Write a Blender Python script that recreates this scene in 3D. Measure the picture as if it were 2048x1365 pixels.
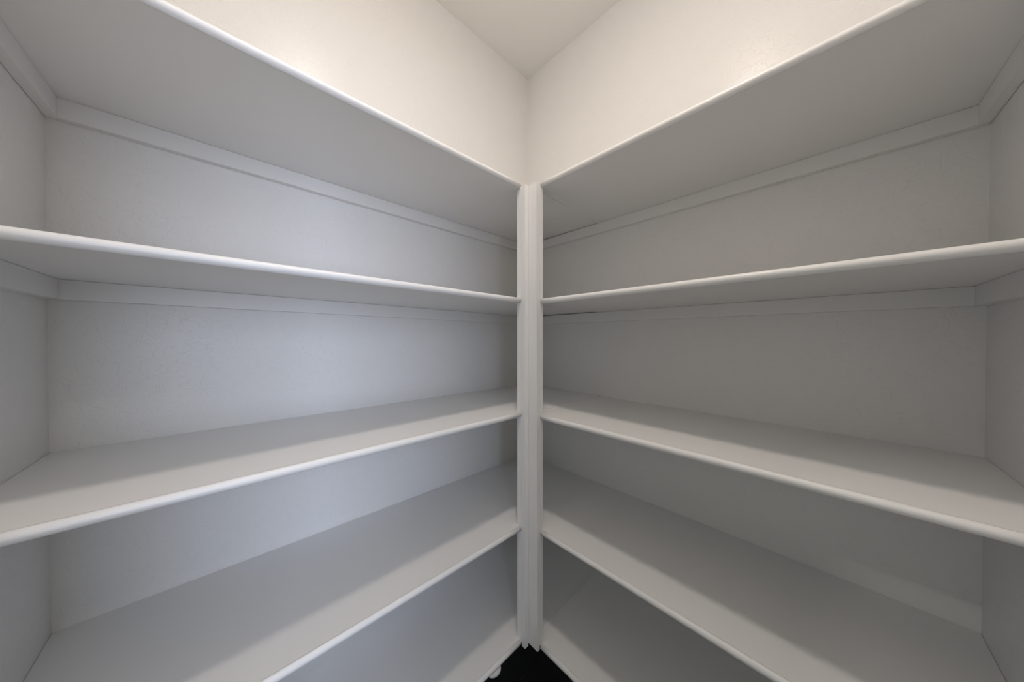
import bpy, bmesh, math, random
from mathutils import Matrix, Vector

for o in list(bpy.data.objects):
    bpy.data.objects.remove(o, do_unlink=True)
C = bpy.context.scene.collection
random.seed(4)

# ------------------------------------------------------------------ camera
# world axes: +Y runs to the left hand wall, +X to the right hand wall
CAM_Z = 1.50
PITCH, ROLL, YAW = -0.0097, -0.0028, 0.0245


def cam_dir(v):
    x, y, z = v                                   # right, forward, up
    c, s = math.cos(ROLL), math.sin(ROLL)
    x, z = c * x + s * z, -s * x + c * z
    c, s = math.cos(PITCH), math.sin(PITCH)
    y, z = c * y - s * z, s * y + c * z
    c, s = math.cos(YAW), math.sin(YAW)
    x, y = c * x - s * y, s * x + c * y
    q = math.sqrt(.5)
    return Vector(((x + y) * q, (-x + y) * q, z))


cam = bpy.data.cameras.new('camera')
cam.sensor_width = 36.0
cam.lens = 595.385 / 2048 * 36.0
cam.clip_start = 0.01
cam_o = bpy.data.objects.new('camera', cam)
R, U, F = cam_dir((1, 0, 0)), cam_dir((0, 0, 1)), cam_dir((0, 1, 0))
M = Matrix((R, U, -F)).transposed().to_4x4()
M.translation = (0, 0, CAM_Z)
cam_o.matrix_world = M
C.objects.link(cam_o)
bpy.context.scene.camera = cam_o

# ------------------------------------------------------------------ world, window light, exposure
sc = bpy.context.scene
sc.view_settings.view_transform = 'Standard'
sc.view_settings.look = 'None'
sc.view_settings.gamma = 1.0
sc.view_settings.use_curve_mapping = False
sc.view_settings.exposure = 0.06

w = bpy.data.worlds.new('daylight')
sc.world = w
w.use_nodes = True
bg = w.node_tree.nodes['Background']
bg.inputs[0].default_value = (0.967, 1.000, 0.917, 1)
bg.inputs[1].default_value = 0.46

wl = bpy.data.lights.new('window_daylight', 'AREA')
wl.shape = 'RECTANGLE'
wl.size, wl.size_y = 1.7, 2.3
wl.energy = 84.0
wl.color = (0.664, 0.764, 1.000)
wlo = bpy.data.objects.new('window_daylight', wl)
wlo.location = (-1.0, -3.0, 1.75)
wlo.rotation_euler = (math.radians(90), 0, math.radians(-20))
C.objects.link(wlo)

# two recessed ceiling lights of the room outside, shining in through the doorway
DOWN_POWER = (3.8, 7.0)
DOWN_COL = (1.0, 0.95, 0.91)
for dx, dy, dw in ((-0.22, -1.30, DOWN_POWER[0]), (-1.52, 0.22, DOWN_POWER[1])):
    dl_ = bpy.data.lights.new('outer_room_downlight', 'AREA')
    dl_.shape = 'DISK'
    dl_.size = .13
    dl_.energy = dw
    dl_.color = DOWN_COL
    dlo = bpy.data.objects.new('outer_room_downlight', dl_)
    dlo.location = (dx, dy, CAM_Z + 1.40)
    C.objects.link(dlo)

LAMP_POWER = 170.4        # emission strength of the ceiling light's diffuser
LAMP_COL = (1.000, 0.908, 0.831)

# ------------------------------------------------------------------ measured plan
WL, WR = 1.1862, 1.2442          # left wall plane (Y), right wall plane (X)
SX, SY = -0.2899, -0.2528        # near side wall (X), doorway wall (Y)
FL, FR = 0.7385, 0.7866          # shelf front planes
CEIL = CAM_Z + 1.4778
RR = 0.0095                      # half thickness of the shelf boards
# centre heights and slight slope along the wall, per shelf, top to bottom
HL = [(.5378, .0003), (.1363, -.0034), (-.2692, -.0044), (-.6759, -.0069), (-1.0927, -.0008)]
HR = [(.5379, -.0022), (.1304, -.0018), (-.2775, .0005), (-.6829, .0005), (-1.0869, .0001)]


# ------------------------------------------------------------------ materials
def mat(name, col, rough=.35, spec=.5, bump=None, coat=0.0):
    m = bpy.data.materials.new(name)
    m.use_nodes = True
    nt = m.node_tree
    b = nt.nodes['Principled BSDF']
    b.inputs['Base Color'].default_value = (*col, 1)
    b.inputs['Roughness'].default_value = rough
    b.inputs['Specular IOR Level'].default_value = spec
    b.inputs['Coat Weight'].default_value = coat
    if bump:
        bump(nt, b)
    return m


def N(nt, t, **kw):
    n = nt.nodes.new(t)
    for k, v in kw.items():
        if k in n.inputs:
            n.inputs[k].default_value = v
        else:
            setattr(n, k, v)
    return n


def plaster(strength):
    """knock-down plaster under satin paint: low flat plateaus plus roller stipple"""
    def f(nt, b):
        L = nt.links.new
        tc = N(nt, 'ShaderNodeTexCoord')
        n1 = N(nt, 'ShaderNodeTexNoise', Scale=38.0, Detail=2.5, Roughness=.55, Distortion=.8)
        L(tc.outputs['Object'], n1.inputs['Vector'])
        cr = N(nt, 'ShaderNodeValToRGB')
        cr.color_ramp.elements[0].position = .50
        cr.color_ramp.elements[1].position = .535
        L(n1.outputs['Fac'], cr.inputs['Fac'])
        b1 = N(nt, 'ShaderNodeBump', Strength=.6 * strength, Distance=.0006)
        L(cr.outputs['Color'], b1.inputs['Height'])
        n2 = N(nt, 'ShaderNodeTexNoise', Scale=230.0, Detail=2.0, Roughness=.5)
        L(tc.outputs['Object'], n2.inputs['Vector'])
        b2 = N(nt, 'ShaderNodeBump', Strength=.25 * strength, Distance=.0004)
        L(n2.outputs['Fac'], b2.inputs['Height'])
        L(b1.outputs['Normal'], b2.inputs['Normal'])
        n3 = N(nt, 'ShaderNodeTexNoise', Scale=7.0, Detail=1.0)
        L(tc.outputs['Object'], n3.inputs['Vector'])
        b3 = N(nt, 'ShaderNodeBump', Strength=.08 * strength, Distance=.004)
        L(n3.outputs['Fac'], b3.inputs['Height'])
        L(b2.outputs['Normal'], b3.inputs['Normal'])
        L(b3.outputs['Normal'], b.inputs['Normal'])
    return f


def brushed(sx, sy, sz, strength=.25):
    """brush marks running along a painted board"""
    def f(nt, b):
        L = nt.links.new
        tc = N(nt, 'ShaderNodeTexCoord')
        mp = N(nt, 'ShaderNodeMapping')
        mp.inputs['Scale'].default_value = (sx, sy, sz)
        L(tc.outputs['Object'], mp.inputs['Vector'])
        n1 = N(nt, 'ShaderNodeTexNoise', Scale=1.0, Detail=3.0, Roughness=.6)
        L(mp.outputs['Vector'], n1.inputs['Vector'])
        b1 = N(nt, 'ShaderNodeBump', Strength=strength, Distance=.0008)
        L(n1.outputs['Fac'], b1.inputs['Height'])
        L(b1.outputs['Normal'], b.inputs['Normal'])
    return f


WALL_PAINT = (0.87, 0.858, 0.838)
PAINT = (0.895, 0.885, 0.87)
m_wall = mat('satin_wall_paint', WALL_PAINT, .30, .22, plaster(1.0))
m_ceil = mat('flat_ceiling_paint', (0.92, 0.905, 0.875), .85, .2, plaster(.3))
m_boardL = mat('shelf_paint_along_left_wall', PAINT, .38, .5, brushed(8, 90, 90))
m_boardR = mat('shelf_paint_along_right_wall', PAINT, .38, .5, brushed(90, 8, 90))
m_strip = mat('support_strip_paint', WALL_PAINT, .34, .45, brushed(30, 30, 90))
m_post = mat('post_paint', PAINT, .38, .5, brushed(120, 120, 5))
m_plastic = mat('white_plastic', (0.74, 0.72, 0.70), .4)
m_metal = mat('lamp_rim_white', (0.75, 0.75, 0.74), .35)


def tilebump(nt, b):
    L = nt.links.new
    tc = N(nt, 'ShaderNodeTexCoord')
    n1 = N(nt, 'ShaderNodeTexNoise', Scale=24.0, Detail=5.0)
    L(tc.outputs['Object'], n1.inputs['Vector'])
    cr = N(nt, 'ShaderNodeValToRGB')
    cr.color_ramp.elements[0].color = (.020, .020, .020, 1)
    cr.color_ramp.elements[1].color = (.034, .034, .033, 1)
    L(n1.outputs['Fac'], cr.inputs['Fac'])
    L(cr.outputs['Color'], b.inputs['Base Color'])
    b1 = N(nt, 'ShaderNodeBump', Strength=.3, Distance=.001)
    L(n1.outputs['Fac'], b1.inputs['Height'])
    L(b1.outputs['Normal'], b.inputs['Normal'])


m_tile = mat('black_slate_tile', (.012, .012, .013), .5, .3, tilebump)
m_grout = mat('dark_grout', (.12, .12, .115), .9, .2)

m_glow = bpy.data.materials.new('lit_lamp_diffuser')
m_glow.use_nodes = True
_b = m_glow.node_tree.nodes['Principled BSDF']
_b.inputs['Base Color'].default_value = (.8, .8, .78, 1)
_b.inputs['Emission Color'].default_value = (*LAMP_COL, 1)
_b.inputs['Emission Strength'].default_value = LAMP_POWER


# ------------------------------------------------------------------ helpers
def obj(name, bm, m, parent=None, smooth=False):
    me = bpy.data.meshes.new(name)
    bmesh.ops.recalc_face_normals(bm, faces=bm.faces)
    bm.to_mesh(me)
    bm.free()
    me.materials.append(m)
    if smooth:
        for p in me.polygons:
            p.use_smooth = True
    o = bpy.data.objects.new(name, me)
    C.objects.link(o)
    if parent:
        o.parent = parent
    return o


def thing(name, label, cat, loc=(0, 0, 0), group=None):
    o = bpy.data.objects.new(name, None)
    o.empty_display_size = .05
    C.objects.link(o)
    o.location = loc
    o['label'] = label
    o['category'] = cat
    if group:
        o['group'] = group
    return o


def struct(name, bm, m):
    o = obj(name, bm, m)
    o['kind'] = 'structure'
    return o


def box(bm, a, b, bev=0.0):
    x0, y0, z0 = a
    x1, y1, z1 = b
    vs = [bm.verts.new(p) for p in ((x0, y0, z0), (x1, y0, z0), (x1, y1, z0), (x0, y1, z0),
                                    (x0, y0, z1), (x1, y0, z1), (x1, y1, z1), (x0, y1, z1))]
    fs = [bm.faces.new([vs[i] for i in q]) for q in
          ((0, 3, 2, 1), (4, 5, 6, 7), (0, 1, 5, 4), (1, 2, 6, 5), (2, 3, 7, 6), (3, 0, 4, 7))]
    if bev:
        es = list({e for f in fs for e in f.edges})
        bmesh.ops.bevel(bm, geom=es, offset=bev, segments=2, affect='EDGES', profile=.5)
    return vs


def slab(bm, pts, zf, t):
    """prism over a plan outline; zf(x, y) = centre height, t = half thickness"""
    lo = [bm.verts.new((x, y, zf(x, y) - t)) for x, y in pts]
    hi = [bm.verts.new((x, y, zf(x, y) + t)) for x, y in pts]
    bm.faces.new(list(reversed(lo)))
    bm.faces.new(hi)
    n = len(pts)
    for i in range(n):
        j = (i + 1) % n
        bm.faces.new((lo[i], lo[j], hi[j], hi[i]))


# ------------------------------------------------------------------ room shell
T = .10
bm = bmesh.new(); box(bm, (SX - T, WL, 0), (WR + T, WL + T, CEIL)); struct('wall_left', bm, m_wall)
bm = bmesh.new(); box(bm, (WR, SY, 0), (WR + T, WL, CEIL)); struct('wall_right', bm, m_wall)
# diagonal wall across the near corner, with the doorway the picture was taken from
AX, AY, BX_, BY_ = SX, .190, .1528, SY
bm = bmesh.new(); box(bm, (SX - T, AY, 0), (SX, WL, CEIL)); struct('wall_side', bm, m_wall)
bm = bmesh.new(); box(bm, (BX_, SY - T, 0), (WR + T, SY, CEIL)); struct('wall_near', bm, m_wall)
dl = math.hypot(BX_ - AX, BY_ - AY)
du = Vector(((BX_ - AX) / dl, (BY_ - AY) / dl, 0))
dn = Vector((-math.sqrt(.5), -math.sqrt(.5), 0))
bm = bmesh.new()
u0, u1, DH = .02, dl - .02, 2.13
prof = [(-T * .41, 0), (u0, 0), (u0, DH), (u1, DH), (u1, 0), (dl + T * .41, 0), (dl + T * .41, CEIL), (-T * .41, CEIL)]
def dp(u, z, k):
    if k == 0:
        u = min(max(u, 0), dl)
    return Vector((AX, AY, 0)) + du * u + dn * (T * k) + Vector((0, 0, z))
f0 = [bm.verts.new(dp(u, z, 1)) for u, z in prof]
f1 = [bm.verts.new(dp(u, z, 0)) for u, z in prof]
bm.faces.new(f0); bm.faces.new(list(reversed(f1)))
for i in range(len(prof)):
    j = (i + 1) % len(prof)
    bm.faces.new((f0[i], f0[j], f1[j], f1[i]))
struct('wall_doorway', bm, m_wall)
bm = bmesh.new(); box(bm, (SX - T, SY - T, CEIL), (WR + T, WL + T, CEIL + .08)); struct('ceiling', bm, m_ceil)

# floor: grout bed with black tiles laid on it
bm = bmesh.new(); box(bm, (-1.6, -3.4, -.05), (WR + T, WL + T, -.002))
floor = struct('floor', bm, m_grout)
TP = .3048
GX, GY = .9225, .9080            # one grout crossing seen under the shelves
proto_tile = None
i0, i1 = -8, 2
j0, j1 = -14, 1
for i in range(i0, i1):
    for j in range(j0, j1):
        x0, y0 = GX + i * TP, GY + j * TP
        x1, y1 = x0 + TP, y0 + TP
        if x0 < -1.6 or y0 < -3.4:
            continue
        cx0, cx1 = x0 + .0022, min(x1 - .0022, WR - .001)
        cy0, cy1 = y0 + .0022, min(y1 - .0022, WL - .001)
        # keep tiles out from under the walls
        if cx0 < SX < cx1 and cy1 > AY:
            cx0 = SX + .002
        if cx1 < SX and cy1 > AY:
            continue
        if cx1 - cx0 < .02 or cy1 - cy0 < .02:
            continue
        bm = bmesh.new()
        box(bm, (cx0, cy0, -.002), (cx1, cy1, .0015))
        obj('floor_tile', bm, m_tile, floor)

# ------------------------------------------------------------------ shelves
def bullnose_outline(n=14):
    return [(-math.cos(a), math.sin(a)) for a in [math.pi * (-.5 + k / n) for k in range(n + 1)]]


# post plan numbers
PXL = .755          # left side of the post's left board
PYR = .679          # near end of the post's right board
SEAM = .7150        # where the right hand boards butt against the left hand ones
BLX, BLY = .790, .762
BRX, BRY = .803, .7150


LN = .0078           # the post leans this much over its height


def shelf(side, idx):
    h, s = (HL if side == 'L' else HR)[idx]
    up = (h + 1.10) / 1.64
    pxl, pyr = PXL - LN * up, PYR + LN * up
    zf = (lambda x, y: CAM_Z + h + s * x) if side == 'L' else (lambda x, y: CAM_Z + h + s * y)
    label = {('L', 0): 'topmost white shelf on the left wall, seen from below',
             ('L', 1): 'second white shelf from the top on the left wall, edge just above eye level',
             ('L', 2): 'middle white shelf on the left wall, front strip of its top brightly lit',
             ('L', 3): 'fourth white shelf down the left wall, bluish wall above its back edge',
             ('L', 4): 'lowest white shelf on the left wall, small round disc under its edge',
             ('R', 0): 'topmost white shelf on the right wall, seen from below',
             ('R', 1): 'second white shelf from the top on the right wall, edge above eye level',
             ('R', 2): 'middle white shelf on the right wall, front strip of its top lit',
             ('R', 3): 'fourth white shelf down the right wall, joint line near the corner post',
             ('R', 4): 'lowest white shelf on the right wall, ending over the black floor'}[(side, idx)]
    wall = 'left' if side == 'L' else 'right'
    base = (.3, WL, zf(.3, WL)) if side == 'L' else (WR, .3, zf(WR, .3))
    t = thing('wall_shelf', label, 'shelf',
              base, f'shelves along the {wall} wall')
    inv = Matrix.Translation(-Vector(base))

    def part(name, bm, m, smooth=False):
        bm.transform(inv)
        return obj(name, bm, m, t, smooth)
    m = m_boardL if side == 'L' else m_boardR
    g = .0006
    # board
    bm = bmesh.new()
    if side == 'L':
        f = FL + RR
        pts = [(SX + g, f), (pxl - g, f), (pxl - g, BLY + g), (BLX + .0, BLY + g), (BLX + .0135, BLY + g),
               (BLX + .0135, SEAM + .0001), (WR - g, SEAM + .0001), (WR - g, WL - g), (SX + g, WL - g)]
        if idx == 0:     # the topmost board lies over the ends of the post's back strips
            pts = [(SX + g, f), (BLX + .0135, f)] + pts[5:]
        slab(bm, pts, zf, RR)
    else:
        f = FR + RR
        pts = [(f, SY + g), (WR - g, SY + g), (WR - g, SEAM - .0001), (BRX + g, SEAM - .0001), (BRX + g, pyr - g), (f, pyr - g)]
        if idx == 0:
            pts = [pts[0], pts[1], pts[2], (BLX + .0141, SEAM - .0001), (BLX + .0141, SEAM - .0002), (f, SEAM - .0002)]
        slab(bm, pts, zf, RR)
    part('board', bm, m)
    if side == 'R':      # painted filler bead over the butt joint
        bm = bmesh.new()
        for sg in (-1, 1):
            slab(bm, [(BRX + .004, SEAM - .0016), (WR - .02, SEAM - .0016), (WR - .02, SEAM + .0016), (BRX + .004, SEAM + .0016)],
                 lambda x, y, sg=sg: zf(x, y) + sg * (RR + .0003), .0005)
        part('joint_filler', bm, m)
    # rounded front edge
    bm = bmesh.new()
    ol = bullnose_outline(16)
    if side == 'L':
        ends = (SX + g, pxl - g)
        rows = [[bm.verts.new((x, FL + RR + RR * a, zf(x, 0) + RR * b)) for a, b in ol] for x in
                [ends[0] + (ends[1] - ends[0]) * k / 12 for k in range(13)]]
    else:
        ends = (SY + g, pyr - g)
        rows = [[bm.verts.new((FR + RR + RR * a, y, zf(0, y) + RR * b)) for a, b in ol] for y in
                [ends[0] + (ends[1] - ends[0]) * k / 12 for k in range(13)]]
    for r0, r1 in zip(rows, rows[1:]):
        for k in range(len(r0) - 1):
            bm.faces.new((r0[k], r0[k + 1], r1[k + 1], r1[k]))
        bm.faces.new((r0[-1], r0[0], r1[0], r1[-1]))
    bm.faces.new(rows[0]); bm.faces.new(rows[-1])
    e = part('front_edge', bm, m)
    for p in e.data.polygons:
        p.use_smooth = len(p.vertices) == 4 and p.area < .01 and abs(p.normal.z) < .999 and not (
            (p.normal.y if side == 'L' else p.normal.x) > .9)
    # support strips screwed to the walls under the board
    tc, hc = .019, .044
    def strip(name, x0, y0, x1, y1):
        bm = bmesh.new()
        zs = lambda x, y: zf(x, y) - RR - hc / 2 - .0004
        slab(bm, [(x0, y0), (x1, y0), (x1, y1), (x0, y1)], zs, hc / 2)
        bmesh.ops.bevel(bm, geom=list(bm.edges), offset=.0005, segments=1, affect='EDGES')
        part(name, bm, m_strip)
    if side == 'L':
        strip('back_support_strip', SX + g, WL - tc, WR - g, WL - g)
        strip('side_support_strip', SX + g, FL + .03, SX + tc, WL - tc - .0001)
    else:
        strip('back_support_strip', WR - tc, SY + g, WR - g, WL - tc - .0001)
        strip('side_support_strip', FR + .03, SY + g, WR - tc - .0001, SY + tc)
    return t


for i in range(5):
    shelf('L', i)
    shelf('R', i)

# ------------------------------------------------------------------ corner post
ZT = CAM_Z + .5378 + RR - .012
ZBL, ZBR = CAM_Z - 1.103, CAM_Z - 1.094
post = thing('corner_post', 'white painted vertical post of two boards where the shelves meet in the corner', 'post',
             (.77, .73, ZBL))


def post_part(name, pts_b, pts_t, z0, z1):
    bm = bmesh.new()
    lo = [bm.verts.new((x, y, z0)) for x, y in pts_b]
    hi = [bm.verts.new((x, y, z1)) for x, y in pts_t]
    bm.faces.new(list(reversed(lo))); bm.faces.new(hi)
    n = len(lo)
    for i in range(n):
        j = (i + 1) % n
        bm.faces.new((lo[i], lo[j], hi[j], hi[i]))
    bmesh.ops.bevel(bm, geom=list(bm.edges), offset=.0012, segments=2, affect='EDGES')
    bm.transform(Matrix.Translation(-Vector(post.location)))
    return obj(name, bm, m_post, post)


rect = lambda x0, y0, x1, y1: [(x0, y0), (x1, y0), (x1, y1), (x0, y1)]
post_part('left_board', rect(PXL, .7215, .7728, FL - .0004), rect(PXL - LN, .7215, .7728 - LN, FL - .0004), ZBL, ZT)
post_part('right_board', rect(.7732, PYR, FR - .0004, FL), rect(.7732 - LN, PYR + LN, FR - .0004, FL), ZBR, ZT + .0004)
# filler strips standing behind the two face boards; the shelves are notched round them
post_part('back_strip', rect(PXL, FL, BLX, BLY), rect(PXL - LN, FL, BLX, BLY), ZBL + .012, ZT - .0076)
post_part('back_strip', rect(FR, PYR, BRX, BRY), rect(FR, PYR + LN, BRX, BRY), ZBR + .012, ZT - .0076)

# ------------------------------------------------------------------ small round piece under the lowest left shelf
bm = bmesh.new()
seg = 40
zc = CAM_Z - 1.0927 - RR
rings = []
for z, r in ((-.0002, .026), (-.0012, .0272), (-.0075, .0272), (-.0095, .0258), (-.0100, .023)):
    rings.append([bm.verts.new((r * math.cos(a), r * math.sin(a), z)) for a in
                  [2 * math.pi * k / seg for k in range(seg)]])
for a, b in zip(rings, rings[1:]):
    for k in range(seg):
        bm.faces.new((a[k], a[(k + 1) % seg], b[(k + 1) % seg], b[k]))
bm.faces.new(rings[0]); bm.faces.new(list(reversed(rings[-1])))
pad = obj('bumper_disc', bm, m_plastic)
pad.location = (.636, .757, zc)
pad['label'] = 'small round white disc peeking out under the lowest left shelf, beside the corner post'
pad['category'] = 'bumper'

# ------------------------------------------------------------------ ceiling light (above the frame; its glare shows in the paint)
lamp = thing('ceiling_light', 'small domed ceiling light over the middle of the pantry', 'lamp', (.305, .275, CEIL))
def lathe(prof, seg=48):
    bm = bmesh.new()
    rs = [[bm.verts.new((r * math.cos(2 * math.pi * k / seg), r * math.sin(2 * math.pi * k / seg), z)) for k in range(seg)]
          for r, z in prof]
    for a, b in zip(rs, rs[1:]):
        for k in range(seg):
            bm.faces.new((a[k], a[(k + 1) % seg], b[(k + 1) % seg], b[k]))
    bm.faces.new(rs[0]); bm.faces.new(list(reversed(rs[-1])))
    return bm
obj('lamp_rim', lathe([(.085, -.0005), (.085, -.010), (.080, -.014), (.066, -.014), (.066, -.0006)]), m_metal, lamp, True)
obj('lamp_diffuser', lathe([(.0650, -.0141)] + [(.065 * math.cos(a), -.0141 - .016 * math.sin(a)) for a in [k * math.pi / 2 / 12 for k in range(1, 12)]]), m_glow, lamp, True)
